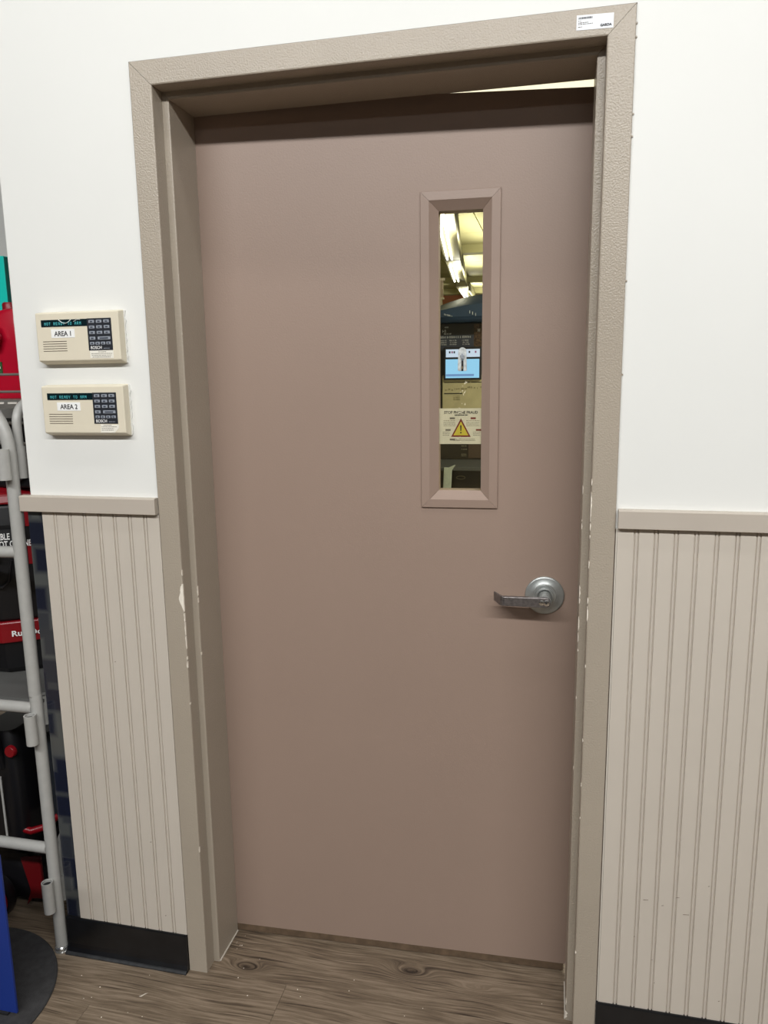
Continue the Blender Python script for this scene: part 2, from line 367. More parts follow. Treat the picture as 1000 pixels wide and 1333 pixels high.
M_scuff = mat('grey_scuff', rgb(138, 126, 113), 0.7)
rr = random.Random(17)
for x, z, w in ((0.575, 0.36, 0.010), (0.640, 0.375, 0.006), (0.612, 0.352, 0.004), (0.655, 0.338, 0.012), (0.598, 0.22, 0.002), (0.605, 0.165, 0.002), (0.700, 0.41, 0.003), (0.735, 0.045 + 0.1, 0.003), (0.56, 0.27, 0.002)):
    MB().prism([(x, z), (x + w, z + 0.0012), (x + w, z + 0.0022), (x, z + 0.0013)], -0.0002, 0.0004, 'y').build('scuff', M_scuff, wr)
for x, z, w in ((-0.545, 0.142, 0.003), (-0.628, 0.80, 0.003), (-0.571, 0.34, 0.004)):
    MB().prism([(x, z), (x + w, z + 0.0012), (x + w, z + 0.0026), (x, z + 0.0020)], -0.0002, 0.0004, 'y').build('scuff', M_scuff, wl)

# chair rails
def rail(name, x0, x1):
    P = [(0.0058, 1.157), (-0.0105, 1.157), (-0.0118, 1.1582), (-0.0118, 1.1915), (-0.0095, 1.1940), (0.0058, 1.1942)]
    return struct(MB().prism(P, x0, x1, 'x').build(name, M_rail))
rail('trim_4', -0.8340, L_ - FW + 0.0006 - 0.003)
rail('trim_5', R_ + FW + 0.0042, 3.99)
# vinyl bases
M_toe = mat('toe_scuff_and_highlight', rgb(44, 45, 47), 0.4, var=0.4, vscale=60)  # lighter grey for scuffs plus a painted highlight along the toe
def base(name, x0, x1):
    P = [(0.0058, 0.0), (-0.0180, 0.0), (-0.0185, 0.0025), (-0.0120, 0.0060), (-0.0062, 0.0150), (-0.0045, 0.0240), (-0.0040, 0.0950), (-0.0025, 0.0983), (0.0058, 0.0983)]
    o = struct(MB().prism(P, x0, x1, 'x').build(name, M_base))
    MB().prism([(-0.0188, 0.0), (-0.0192, 0.0030), (-0.0150, 0.0056), (-0.0122, 0.0064), (-0.0100, 0.0050), (-0.0100, 0.0)], x0 - 0.0004, x1, 'x').build('toe_flange', M_toe, o)
    return o
base('baseboard_left', -0.8265, L_ - FW - 0.0008)
base('baseboard_right', R_ + FW + 0.0008, 3.99)

# corner guard on the end of the wall
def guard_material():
    m = mat('guard_painted_reflections', rgb(44, 48, 58), 0.16, 0.0, coat=0.6)
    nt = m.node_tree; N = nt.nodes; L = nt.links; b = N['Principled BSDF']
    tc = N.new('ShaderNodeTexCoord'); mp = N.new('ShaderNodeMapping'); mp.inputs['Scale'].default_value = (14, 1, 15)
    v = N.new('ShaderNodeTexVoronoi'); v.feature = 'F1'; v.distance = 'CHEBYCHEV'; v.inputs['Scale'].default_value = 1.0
    cr = N.new('ShaderNodeValToRGB'); cr.color_ramp.elements[0].color = rgb(28, 31, 44); cr.color_ramp.elements[1].color = rgb(76, 78, 77)  # navy and grey blocks painted in for reflections on the glossy guard
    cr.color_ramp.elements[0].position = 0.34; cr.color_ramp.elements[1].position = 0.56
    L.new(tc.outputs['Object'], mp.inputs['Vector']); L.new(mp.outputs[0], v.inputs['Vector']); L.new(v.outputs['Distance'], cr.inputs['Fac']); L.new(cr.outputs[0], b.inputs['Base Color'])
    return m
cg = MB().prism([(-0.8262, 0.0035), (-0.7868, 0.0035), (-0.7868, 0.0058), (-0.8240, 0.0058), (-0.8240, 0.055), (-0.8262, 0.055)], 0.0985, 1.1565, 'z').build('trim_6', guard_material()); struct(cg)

# ================================================================ DOOR
HX, HY = -0.4385, 0.1537
door = empty('door_1', (HX, HY, 0.0)); struct(door)
def D(x, y, z): return (HX + x, HY + y, z)          # door-local to unturned world
DW, DT = 0.872, 0.044
gx0, gx1, gz0, gz1 = 0.5530, 0.6475, 1.1965, 1.7990
def grid_slab(xs, zs, y0, y1, hole):
    mb = MB(); nx, nz = len(xs), len(zs)
    idx = lambda i, j, k: k * nx * nz + j * nx + i
    vs = [D(xs[i], (y0, y1)[k], zs[j]) for k in range(2) for j in range(nz) for i in range(nx)]; fs = []
    solid = lambda i, j: 0 <= i < nx - 1 and 0 <= j < nz - 1 and (i, j) != hole
    for i in range(nx - 1):
        for j in range(nz - 1):
            if not solid(i, j): continue
            fs.append((idx(i, j, 0), idx(i + 1, j, 0), idx(i + 1, j + 1, 0), idx(i, j + 1, 0)))
            fs.append((idx(i, j, 1), idx(i, j + 1, 1), idx(i + 1, j + 1, 1), idx(i + 1, j, 1)))
            if not solid(i - 1, j): fs.append((idx(i, j, 0), idx(i, j + 1, 0), idx(i, j + 1, 1), idx(i, j, 1)))
            if not solid(i + 1, j): fs.append((idx(i + 1, j, 0), idx(i + 1, j, 1), idx(i + 1, j + 1, 1), idx(i + 1, j + 1, 0)))
            if not solid(i, j - 1): fs.append((idx(i, j, 0), idx(i, j, 1), idx(i + 1, j, 1), idx(i + 1, j, 0)))
            if not solid(i, j + 1): fs.append((idx(i, j + 1, 0), idx(i + 1, j + 1, 0), idx(i + 1, j + 1, 1), idx(i, j + 1, 1)))
        vs = [(x, y, z + (0.0098 * (DW - (x - HX)) / DW if z > 2.0 else 0.0)) for x, y, z in vs]
    return mb.add(vs, fs)
grid_slab([0.001, gx0 - 0.030, gx1 + 0.030, DW], [0.021, gz0 - 0.030, gz1 + 0.030, 2.0168], 0.0, DT, (1, 1)).build('door_leaf', M_door, door)
MB().box(D(0.003, -0.0004, 0.003), D(DW - 0.012, 0.030, 0.0208)).build('door_gap_strip', M_door_dark, door)  # mottled brown strip closing the gap under the leaf
# lite moulding: four mitred pieces, (distance out from the glass opening, depth)
mp_ = [(0.0, 0.010), (0.0185, -0.0052), (0.0192, -0.0060), (0.0205, -0.0060), (0.0370, -0.0050), (0.0380, -0.0042), (0.0380, 0.0), (0.0295, 0.0005), (0.0290, 0.0430), (0.0, 0.0430)]
mold = empty('window_1', D(0.60, 0, 1.5)); mold.parent = door; mold.location = (0.60, 0, 1.5)
mold_parts = []
for side in range(4):
    r0, r1 = [], []
    for d, y in mp_:
        if side == 0: a, b_ = (gx0 - d, gz0 - d), (gx0 - d, gz1 + d)
        if side == 1: a, b_ = (gx1 + d, gz0 - d), (gx1 + d, gz1 + d)
        if side == 2: a, b_ = (gx0 - d, gz0 - d), (gx1 + d, gz0 - d)
        if side == 3: a, b_ = (gx0 - d, gz1 + d), (gx1 + d, gz1 + d)
        g = 0.00025
        if side < 2: a, b_ = (a[0], a[1] + g), (b_[0], b_[1] - g)
        else: a, b_ = (a[0] + g, a[1]), (b_[0] - g, b_[1])
        r0.append(D(a[0], y, a[1])); r1.append(D(b_[0], y, b_[1]))
    MB().loft([r0, r1]).build('moulding', M_door, mold)
MB().box(D(gx0 - 0.0015, 0.0105, gz0 - 0.0015), D(gx1 + 0.0015, 0.0150, gz1 + 0.0015)).build('glass_pane', M_glass, mold)

# lever lock
lock = empty('lever_handle', D(0.7938, 0, 0.961)); lock.parent = door; lock.location = (0.7938, 0, 0.961)
c = D(0.7938, 0, 0.961)
MB().lathe([(0.0435, 0.0), (0.0435, -0.0035), (0.0420, -0.0052), (0.0400, -0.0056), (0.0300, -0.0068), (0.0280, -0.0085), (0.0268, -0.0086), (0.0250, -0.0104), (0.0, -0.0108)], c, n=48).build('rosette', M_chrome, lock)
MB().lathe([(0.0205, -0.011), (0.0205, -0.0175), (0.0190, -0.0190), (0.0172, -0.0190), (0.0172, -0.013)], c, n=40).build('collar', M_chrome, lock)
MB().lathe([(0.0150, -0.010), (0.0145, -0.030), (0.0135, -0.052), (0.0, -0.052)], c, n=32).build('shank', M_chrome, lock)
# lever arm: bar with rounded hub end and a return that bends back to the door
zc, hh = 0.9606, 0.0112
arm = MB()
pl = [(0.7945 + 0.0112 * math.sin(a), zc + hh * math.cos(a)) for a in [PI * k / 12 for k in range(13)]]
poly = [(0.7040, zc + hh - 0.0004)] + pl + [(0.7040, zc - hh + 0.0010)]
arm.prism([(HX + x, z) for x, z in poly], HY - 0.0620, HY - 0.0505, 'y')
la = arm.build('lever', M_lever, lock, bevel=0.0014, seg=2)
# return: swept plate
rt = [(0.7042, -0.0620), (0.7005, -0.0612), (0.6965, -0.0575), (0.6805, -0.0200), (0.6835, -0.0188), (0.6985, -0.0480), (0.7025, -0.0505), (0.7042, -0.0505)]
MB().prism([(HX + x, HY + y) for x, y in rt], zc - hh + 0.0008, zc + hh - 0.0004, 'z').build('lever_return', M_lever, lock, bevel=0.0010, seg=2)
kc = D(0.7965, -0.0620, 0.9606)
kcyl = MB()
kcyl.lathe([(0.0068, 0.001), (0.0068, -0.0012), (0.0058, -0.0016), (0.0, -0.0016)], kc, n=24)
kcyl.lathe([(0.0058, 0.001), (0.0058, -0.0008), (0.0050, -0.0011), (0.0, -0.0011)], (kc[0] - 0.0105, kc[1], kc[2]), n=24)
ky = kcyl.build('key_cylinder', mat('bright_key_core', rgb(214, 212, 208), 0.25, 1.0), lock)
MB().lathe([(0.0021, -0.0012), (0.0021, -0.0022), (0.0, -0.0022)], (kc[0] - 0.0005, kc[1], kc[2] + 0.0002), n=12).build('keyway', M_ink, ky)
door.rotation_euler = (0, 0, math.radians(2.2))
TH = math.radians(2.2)
def DR(x, y, z):   # door-local to turned world
    return (HX + x * math.cos(TH) - y * math.sin(TH), HY + x * math.sin(TH) + y * math.cos(TH), z)

# ---------------- notice taped inside the glass, and an adhesive hook
M_paper = mat('aged_white_paper', rgb(214, 206, 190), 0.55, var=0.06, vscale=25, bump=0.25, bscale=28, spec=0.6)
M_red = mat('sign_red', rgb(118, 40, 34), 0.6); M_yel = mat('sign_yellow', rgb(190, 172, 52), 0.6, var=0.08, vscale=60)
M_txt2 = mat('faded_ink', rgb(110, 102, 92), 0.7)
nt_ = empty('notice', DR(0.600, 0.0165, 1.301)); nt_.rotation_euler = (0, 0, TH)
nt_['_org'] = (0.600, 0.0165, 1.301)
tag(nt_, 'white paper notice with a yellow warning triangle behind the door glass', 'notice')
MB().box((0.5505, 0.0152, 1.3010), (0.6500, 0.0156, 1.3805)).build('sheet', M_paper, nt_)
Yn = 0.0150
MB().prism([(0.6020, 1.3585), (0.5800, 1.3170), (0.6240, 1.3170)], Yn - 0.0000, Yn + 0.0003, 'y').build('triangle_border', M_red, nt_)
MB().prism([(0.6020, 1.3515), (0.5852, 1.3205), (0.6188, 1.3205)], Yn - 0.0003, Yn + 0.0001, 'y').build('triangle', M_yel, nt_)
ex = MB().prism([(0.6004, 1.3430), (0.6036, 1.3430), (0.6030, 1.3305), (0.6010, 1.3305)], Yn - 0.0007, Yn - 0.0003, 'y')
ex.lathe([(0.0017, -0.0002), (0.0017, -0.0006), (0.0, -0.0006)], (0.6020, Yn, 1.3265), n=14)
ex.build('exclamation_mark', M_ink, nt_)
text('heading', 'STOP PHONE FRAUD', 0.0086, M_ink, nt_, (0.6020, Yn - 0.0002, 1.3688), sx=0.92, align='CENTER', bold=0.0001)
sm = MB(); rr = random.Random(5)
def scribble(mb, x0, x1, z, y, h=0.0011):
    x = x0
    while x < x1 - 0.001:
        w = rr.uniform(0.0012, 0.0045); mb.box((x, y, z), (min(x + w, x1), y + 0.0002, z + h)); x += w + rr.uniform(0.0006, 0.0012)
for (a, b_), zs in (((0.563, 0.590), (1.3525, 1.3485, 1.3450, 1.3415)), ((0.614, 0.643), (1.3525, 1.3485, 1.3450, 1.3415)), ((0.561, 0.577), (1.3270, 1.3235, 1.3200)), ((0.629, 0.645), (1.3270, 1.3235, 1.3200)), ((0.586, 0.634), (1.3115, 1.3085))):
    for z in zs: scribble(sm, a, b_, z, Yn)
sm2 = MB(); scribble(sm2, 0.588, 0.617, 1.3645, Yn, 0.0022)
t_ = sm.build('small_print', M_txt2, nt_); t_['kind'] = 'stuff'
t_ = sm2.build('bold_line', M_ink, nt_)
for x, z, m_ in ((0.577, 1.3565, M_txt2), (0.6235, 1.3565, M_red), (0.5675, 1.3305, M_txt2), (0.6355, 1.3305, M_red), (0.5770, 1.3090, M_txt2)):
    MB().box((x, Yn, z), (x + 0.0115, Yn + 0.0002, z + 0.0040)).build('caption_block', m_, nt_)

M_clear = mat('cloudy_plastic', rgb(196, 200, 198), 0.18, 0.0, var=0.25, vscale=140, bump=0.4, bscale=220, spec=0.8)
hk = empty('adhesive_hook', DR(0.605, 0.0095, 1.462)); hk.rotation_euler = (0, 0, TH); hk['_org'] = (0.605, 0.0095, 1.462)
tag(hk, 'small clear plastic adhesive hook stuck on the door glass', 'hook')
pts = [(0.605 + 0.0088 * math.cos(a), 1.5045 + 0.0088 * math.sin(a)) for a in [PI * k / 10 for k in range(11)]]
MB().prism(pts + [(0.5950, 1.4640), (0.5975, 1.4622), (0.6030, 1.4622), (0.6038, 1.4860), (0.6072, 1.4860), (0.6080, 1.4622), (0.6125, 1.4622), (0.6150, 1.4640)], 0.0075, 0.0104, 'y').build('backing', M_clear, hk, bevel=0.0008)
MB().prism([(0.6005, 1.4960), (0.6050, 1.5015), (0.6095, 1.4960), (0.6080, 1.4880), (0.6030, 1.4880)], 0.0040, 0.0075, 'y').build('hook_bar', mat('grey_hook', rgb(150, 156, 162), 0.2, 0.0, bump=0.3, bscale=150), hk, bevel=0.001)
MB().box((0.6032, 0.0068, 1.4622), (0.6076, 0.0076, 1.4855)).build('slot', M_ink, hk)
MB().box((0.6040, 0.0060, 1.4670), (0.6066, 0.0068, 1.4725)).build('pin', mat('brass_pin', rgb(180, 160, 120), 0.3, 0.8), hk)
# torn tape left on the glass
res = MB(); rr = random.Random(11)
for cx_, cz_, n_ in ((0.611, 1.435, 5), (0.606, 1.412, 6), (0.608, 1.395, 5), (0.601, 1.362, 3), (0.596, 1.312, 4), (0.603, 1.378, 3)):
    for k in range(n_):
        a0 = rr.uniform(0, PI); ln = rr.uniform(0.002, 0.007); wd = rr.uniform(0.0005, 0.0013); px, pz = cx_ + rr.uniform(-.006, .006), cz_ + rr.uniform(-.008, .008)
        dx, dz = math.cos(a0), math.sin(a0)
        res.prism([(HX + px - dx * ln / 2, pz - dz * ln / 2), (HX + px + dz * wd, pz - dx * wd), (HX + px + dx * ln / 2, pz + dz * ln / 2), (HX + px - dz * wd, pz + dx * wd)], HY + 0.0100, HY + 0.0104, 'y')
t_ = res.build('tape_residue', mat('tape_residue', rgb(214, 206, 178), 0.5), mold); t_['kind'] = 'stuff'

# ---------------- barcode sticker on the frame head
st = empty('sticker', (0.3868, -0.0004, 2.0488)); tag(st, 'small white barcode sticker on the upper right corner of the door frame', 'sticker')
MB().prism([(0.3870, 2.0484), (0.4498, 2.0470), (0.4502, 2.0706), (0.3874, 2.0724)], -0.0006, -0.0001, 'y').build('label_sheet', mat('sticker_white', rgb(228, 231, 236), 0.4), st)
bars = MB(); rr = random.Random(3); x = 0.3905
while x < 0.4135:
    w = rr.uniform(0.0004, 0.0013); bars.box((x, -0.0009, 2.0655), (x + w, -0.0005, 2.0688)); x += w + rr.uniform(0.0004, 0.0008)
bars.build('barcode', M_ink, st)
text('lettering', 'GARDA', 0.0056, M_ink, st, (0.4275, -0.0007, 2.0508), sx=1.0, bold=0.00025)
sp_ = MB(); rr = random.Random(8)
for z, x1 in ((2.0622, 0.3965), (2.0592, 0.4085), (2.0568, 0.4150), (2.0525, 0.3968)):
    scribble(sp_, 0.3900, x1, z, -0.0008, 0.0012)
sp_.build('small_print', M_txt2, st)['kind'] = 'stuff'

# ================================================================ KEYPADS
M_lcd = mat('dark_display', rgb(16, 34, 38), 0.15)
M_lcdt = mat('lit_display_letters', rgb(70, 170, 180), 0.4, emit=rgb(110, 215, 215), estr=0.3)
M_pad = mat('black_key_panel', rgb(42, 44, 50), 0.35)
M_key = mat('grey_key', rgb(150, 156, 166), 0.45); M_keyd = mat('key_print', rgb(60, 66, 78), 0.5)
M_slot = mat('slot_shadow_brown', rgb(82, 70, 56), 0.8)
DOT = {'N': ('10001', '11001', '10101', '10011', '10001', '10001', '10001'), 'O': ('01110', '10001', '10001', '10001', '10001', '10001', '01110'), 'T': ('11111', '00100', '00100', '00100', '00100', '00100', '00100'),
       'R': ('11110', '10001', '10001', '11110', '10100', '10010', '10001'), 'E': ('11111', '10000', '10000', '11110', '10000', '10000', '11111'), 'A': ('01110', '10001', '10001', '11111', '10001', '10001', '10001'),
       'D': ('11110', '10001', '10001', '10001', '10001', '10001', '11110'), 'Y': ('10001', '10001', '01010', '00100', '00100', '00100', '00100'), 'M': ('10001', '11011', '10101', '10101', '10001', '10001', '10001'), ' ': ('00000',) * 7}
def keypad(ox, oz, num, torn):
    """ox, oz: lower left corner of the front face (z of wall mount follows)"""
    F = -0.018; Wd, Hd = 0.2015, 0.1020
    root = empty('alarm_keypad', (ox + Wd / 2, 0.006, oz))
    X = lambda a: ox + a
    Z = lambda b: oz + b
    ring = lambda x0, x1, z0, z1, y: [(x0, y, z0), (x1, y, z0), (x1, y, z1), (x0, y, z1)]
    hs = MB().loft([ring(X(-0.001), X(Wd), Z(-0.0075), Z(Hd + 0.004), 0.0058), ring(X(-0.001), X(Wd), Z(-0.0070), Z(Hd + 0.0035), 0.002), ring(X(0), X(Wd), Z(0), Z(Hd), F)]).build('housing', M_beige, root, bevel=0.0022, seg=3)
    # paint buildup along the wall edge
    tr = MB(); rr = random.Random(num * 7)
    n = 16; zz = [Z(-0.006) + (Hd + 0.008) * k / n for k in range(n + 1)]
    poly = [(X(Wd) - 0.002, zz[0])] + [(X(Wd) + rr.uniform(0.001, 0.0055), z) for z in zz] + [(X(Wd) - 0.002, zz[-1])]
    tr.prism(poly, 0.003, 0.0059, 'y').build('paint_buildup', M_wall, root)
    # display strip and key panel
    MB().box((X(0.0140), F - 0.0008, Z(0.0725)), (X(0.1262), F + 0.0005, Z(0.0872))).build('display', M_lcd, root)
    mb = MB(); px = 0.00050; cx0 = X(0.0225); tz = Z(0.0758)
    for ch in 'NOT READY TO ARM':
        for r, row in enumerate(DOT[ch]):
            for q, v in enumerate(row):
                if v == '1' : mb.box((cx0 + q * px * 1.45, F - 0.0013, tz + (6 - r) * px * 1.75), (cx0 + q * px * 1.45 + px * 1.05, F - 0.0007, tz + (6 - r) * px * 1.75 + px * 1.5))
        cx0 += px * 1.45 * 7.9
    mb.build('display_letters', M_lcdt, root)['kind'] = 'stuff'
    pan = MB().box((X(0.1262), F - 0.0008, Z(0.0205)), (X(0.1838), F + 0.0005, Z(0.0878))).build('key_panel', M_pad, root)
    def key(x0, x1, z0, z1):
        k = MB().box((X(x0), F - 0.0022, Z(z0)), (X(x1), F - 0.0005, Z(z1))).build('key', M_key, pan, bevel=0.0005, seg=1)
        cx_, cz_ = (x0 + x1) / 2, (z0 + z1) / 2; w = (x1 - x0) * (0.34 if x1 - x0 > 0.02 else 0.22)
        return (X(cx_ - w), F - 0.0026, Z(cz_ - 0.0014)), (X(cx_ + w), F - 0.0020, Z(cz_ + 0.0014))
    marks = MB()
    for r in range(3):
        for q in range(3):
            a, b_ = key(0.1308 + q * 0.0178, 0.1440 + q * 0.0178, 0.0779 - r * 0.0116, 0.0840 - r * 0.0116); marks.box(a, b_)
            scribble(marks, X(0.1325 + q * 0.0178), X(0.1425 + q * 0.0178), Z(0.0850 - r * 0.0116), F - 0.0010, 0.0009)
    a, b_ = key(0.1308, 0.1440, 0.0428, 0.0492); marks.box(a, b_)
    a, b_ = key(0.1500, 0.1800, 0.0428, 0.0492); marks.box(a, b_)
    for q in range(4):
        a, b_ = key(0.1308 + q * 0.0130, 0.1408 + q * 0.0130, 0.0324, 0.0382); marks.box(a, b_)
    marks.build('key_marks', M_keyd, pan)['kind'] = 'stuff'
    text('lettering', 'BOSCH', 0.0092, M_white, pan, (X(0.1308), F - 0.0010, Z(0.0233)), sx=0.90, bold=0.00006)
    sc = MB(); scribble(sc, X(0.1620), X(0.1775), Z(0.0240), F - 0.0011, 0.0012); sc.build('small_print', M_key, pan)['kind'] = 'stuff'
    # name label
    lb = MB().box((X(0.0370), F - 0.0006, Z(0.0490)), (X(0.0945), F + 0.0003, Z(0.0672))).build('name_label', M_white, root)
    text('lettering', 'AREA %d' % num, 0.0145, M_ink, lb, (X(0.0665), F - 0.0009, Z(0.0528)), sx=0.92, align='CENTER', bold=0.00018)
    for k in range(5):
        MB().box((X(0.0145), F - 0.0003, Z(0.0205 + k * 0.00505)), (X(0.0730), F + 0.0003, Z(0.0218 + k * 0.00505))).build('speaker_slot', M_slot, root)
    # small notice under the keys
    if torn:
        pl = [(X(0.1400), Z(0.0010)), (X(0.1415), Z(0.0195)), (X(0.1855), Z(0.0180)), (X(0.1850), Z(0.0115)), (X(0.1745), Z(0.0010))]
    else:
        pl = [(X(0.1280), Z(0.0045)), (X(0.1280), Z(0.0203)), (X(0.1840), Z(0.0203)), (X(0.1840), Z(0.0035))]
    nb = MB().prism(pl, F - 0.0005, F + 0.0003, 'y').build('warning_label', mat('old_label', rgb(236, 232, 220), 0.6), root)
    sc = MB()
    for k, (a, b_) in enumerate(((0.148, 0.168), (0.131, 0.181), (0.132, 0.179), (0.134, 0.178))):
        scribble(sc, X(max(a, 0.143 if torn else 0)), X(b_ - (0.006 if torn and k > 1 else 0)), Z(0.0168 - k * 0.0036), F - 0.0008, 0.0010)
    sc.build('small_print', M_txt2, nb)['kind'] = 'stuff'
    return root, X, Z, F
k1, X1, Z1, F1 = keypad(-0.7427, 1.4962, 1, False)
tag(k1, 'beige alarm keypad labelled AREA 1, the upper of the two by the door', 'keypad')
# white squiggle over the upper display
pts = [(X1(0.058 + 0.001 * k), F1 - 0.0012, Z1(0.0868 - 0.0075 * math.sin(PI * k / 30))) for k in range(31)]
MB().tube(pts, 0.0007, n=6).build('squiggle', mat('squiggle_white', rgb(226, 232, 230), 0.5), k1)
pts = [(X1(0.094 + 0.0006 * k), F1 - 0.0012, Z1(0.0820 + 0.0045 * math.sin(PI * k / 40))) for k in range(28)]
MB().tube(pts, 0.0004, n=6).build('squiggle', bpy.data.materials['squiggle_white'], k1)
k2, X2, Z2, F2 = keypad(-0.7440, 1.3392, 2, True)
tag(k2, 'beige alarm keypad labelled AREA 2 with a torn corner label, the lower of the two', 'keypad')

# ================================================================ DISPLAY RACK (left edge)
PX, PY = -0.8490, -0.004
rk = empty('display_rack', (PX, PY, 0)); tag(rk, 'grey tubular steel display rack standing left of the wall end', 'rack')
rt_ = 0.0147
pts = [(PX + 0.0035, PY, 0.010), (PX + 0.0010, PY, 0.40), (PX, PY, 0.70)]
MB().tube(pts + [(PX - 0.0001, PY, 0.7004)], rt_, n=24).build('post', M_tube, rk)
MB().tube([(PX - 0.0003, PY, 0.6990), (PX - 0.0004, PY, 0.7030)], rt_ - 0.0009, n=20).build('joint_ring', M_ink, rk)
arc = [(PX - 0.003 - 0.16 * (1 - math.cos(a)), PY, 1.29 + 0.16 * math.sin(a)) for a in [PI / 2 * k / 10 for k in range(11)]]
MB().tube([(PX - 0.001, PY, 0.7015), (PX - 0.002, PY, 1.0)] + arc + [(PX - 0.55, PY, 1.45)], rt_, n=24).build('post', M_tube, rk)
for z0, z1 in ((1.058, 1.052), (0.667, 0.666), (0.289, 0.289)):
    MB().tube([(PX - rt_ * 0.6, PY, z0), (PX - 0.30, PY, z1), (PX - 0.62, PY, z1)], 0.0140, n=20).build('crossbar', M_tube, rk)
MB().tube([(PX - 0.62, PY, 0.012), (PX - 0.62, PY, 1.44)], rt_, n=20).build('post', M_tube, rk)
for za, zb in ((0.587, 0.662), (0.131, 0.214), (1.233, 1.303)):
    MB().pipe((PX + 0.002, PY - 0.0285, za), (PX + 0.001, PY - 0.0285, zb), 0.0140).build('socket', M_tube, rk)
for z_ in (0.655, 0.207, 1.296): MB().lathe([(0.0108, 0.0), (0.0, 0.0005)], (PX + 0.001, PY - 0.0285, z_), axis='z', n=16).build('socket_shade_disc', M_ink, rk)  # black disc painted in for the shade inside the open socket
for za, zb in ((0.616, 0.690), (0.128, 0.199), (1.230, 1.305)):
    MB().pipe((PX + 0.000, PY + 0.0295, za), (PX - 0.001, PY + 0.0295, zb), 0.0140).build('socket', M_tube, rk)
for zb in (1.30, 0.198):
    top = zb + 0.055
    a_ = [(PX - 0.001, PY + 0.0295 + 0.05 * (1 - math.cos(t)), top + 0.05 * math.sin(t)) for t in [PI / 2 * k / 8 for k in range(9)]]
    MB().tube([(PX - 0.001, PY + 0.0295, zb - 0.03)] + a_ + [(PX - 0.001, 0.42, top + 0.05)], 0.0108, n=18).build('side_rail', M_tube, rk)
M_deck = mat('dark_shelf_deck', rgb(92, 92, 90), 0.6, var=0.1, vscale=12)
MB().box((PX - 0.62, PY + 0.010, 0.676), (PX + 0.008, 0.44, 0.684)).build('shelf', M_deck, rk)
MB().lathe([(0.0182, 0.0), (0.0186, 0.003), (0.0160, 0.0045), (0.0158, 0.010), (0.0172, 0.0115), (0.0172, 0.0135), (0.0150, 0.016)], (PX + 0.0035, PY, 0.0), axis='z', n=28).build('foot_cap', mat('clear_foot', rgb(200, 200, 198), 0.15, 0.8), rk)
M_wire = mat('zinc_wire', rgb(150, 146, 140), 0.35, 0.6)
for z in (1.470, 1.429): MB().tube([(-1.45, 0.10, z), (-0.872, 0.10, z)], 0.0032, n=10).build('wire', M_wire, rk)
shf = MB().box((-1.45, 0.098, 1.389), (-0.868, 0.42, 1.4105)).build('wire_shelf', M_wire, rk)
sl = MB()
for k in range(16): sl.box((-1.43 + k * 0.036, 0.0965, 1.3995), (-1.405 + k * 0.036, 0.0985, 1.4045))
sl.build('slot_row', mat('pale_slot', rgb(205, 200, 192), 0.5), shf)['kind'] = 'stuff'
for z in (1.353, 1.303): MB().tube([(-1.45, 0.115, z), (-0.880, 0.115, z)], 0.0036, n=10).build('wire', M_wire, rk)
for x in (-0.878,):
    MB().tube([(x, 0.10, 1.41), (x, 0.10, 1.475)], 0.0032, n=8).build('wire', M_wire, rk)

MB().prism([(-0.905, 1.180), (-0.880, 1.184), (-0.878, 1.212), (-0.884, 1.226), (-0.905, 1.228)], -0.024, -0.0232, 'y').build('paper_tag', M_white, rk)

# red jug on the wire shelf
M_jug = mat('red_jug_plastic', rgb(176, 10, 40), 0.28, var=0.08, vscale=14, spec=0.6)
jg = empty('jug', (-1.05, 0.26, 1.4110)); tag(jg, 'dark red plastic jug on the wire shelf of the display rack', 'jug')
def rrect(x0, x1, y0, y1, z, r, n=5):
    out = []
    for cx_, cy_, a0 in ((x1 - r, y1 - r, 0), (x0 + r, y1 - r, PI / 2), (x0 + r, y0 + r, PI), (x1 - r, y0 + r, 1.5 * PI)):
        out += [(cx_ + r * math.cos(a0 + PI / 2 * k / n), cy_ + r * math.sin(a0 + PI / 2 * k / n), z) for k in range(n + 1)]
    return out
MB().loft([rrect(-1.125, -0.955, 0.205, 0.335, 1.4112, 0.02), rrect(-1.128, -0.952, 0.202, 0.338, 1.43, 0.022), rrect(-1.128, -0.952, 0.202, 0.338, 1.55, 0.022), rrect(-1.085, -0.955, 0.206, 0.334, 1.60, 0.022), rrect(-1.03, -0.960, 0.215, 0.325, 1.632, 0.02), rrect(-1.02, -0.966, 0.222, 0.318, 1.636, 0.02)], True, True).build('body', M_jug, jg)
MB().tube([(-1.022, 0.25, 1.615), (-1.06, 0.24, 1.618), (-1.095, 0.235, 1.595), (-1.11, 0.232, 1.56), (-1.112, 0.23, 1.53)], 0.012, n=12).build('handle', M_jug, jg)
MB().tube([(-1.085, 0.192, 1.600), (-1.045, 0.186, 1.602), (-1.018, 0.185, 1.588), (-1.010, 0.186, 1.565), (-1.018, 0.187, 1.545), (-1.05, 0.190, 1.532)], 0.0105, n=12).build('handle', M_jug, jg)
MB().lathe([(0.019, 0.0), (0.019, 0.020), (0.016, 0.024), (0.0, 0.024)], (-1.030, 0.27, 1.632), axis='z', n=20).build('cap', mat('dark_red_cap', rgb(130, 10, 24), 0.4), jg)
MB().box((-1.0330, 0.2000, 1.474), (-1.0160, 0.2022, 1.503)).build('tag', mat('green_tag', rgb(46, 84, 44), 0.5, var=0.3, vscale=120), jg)
MB().box((-1.0300, 0.1985, 1.486), (-1.0200, 0.2002, 1.491)).build('tag_print', M_white, jg)

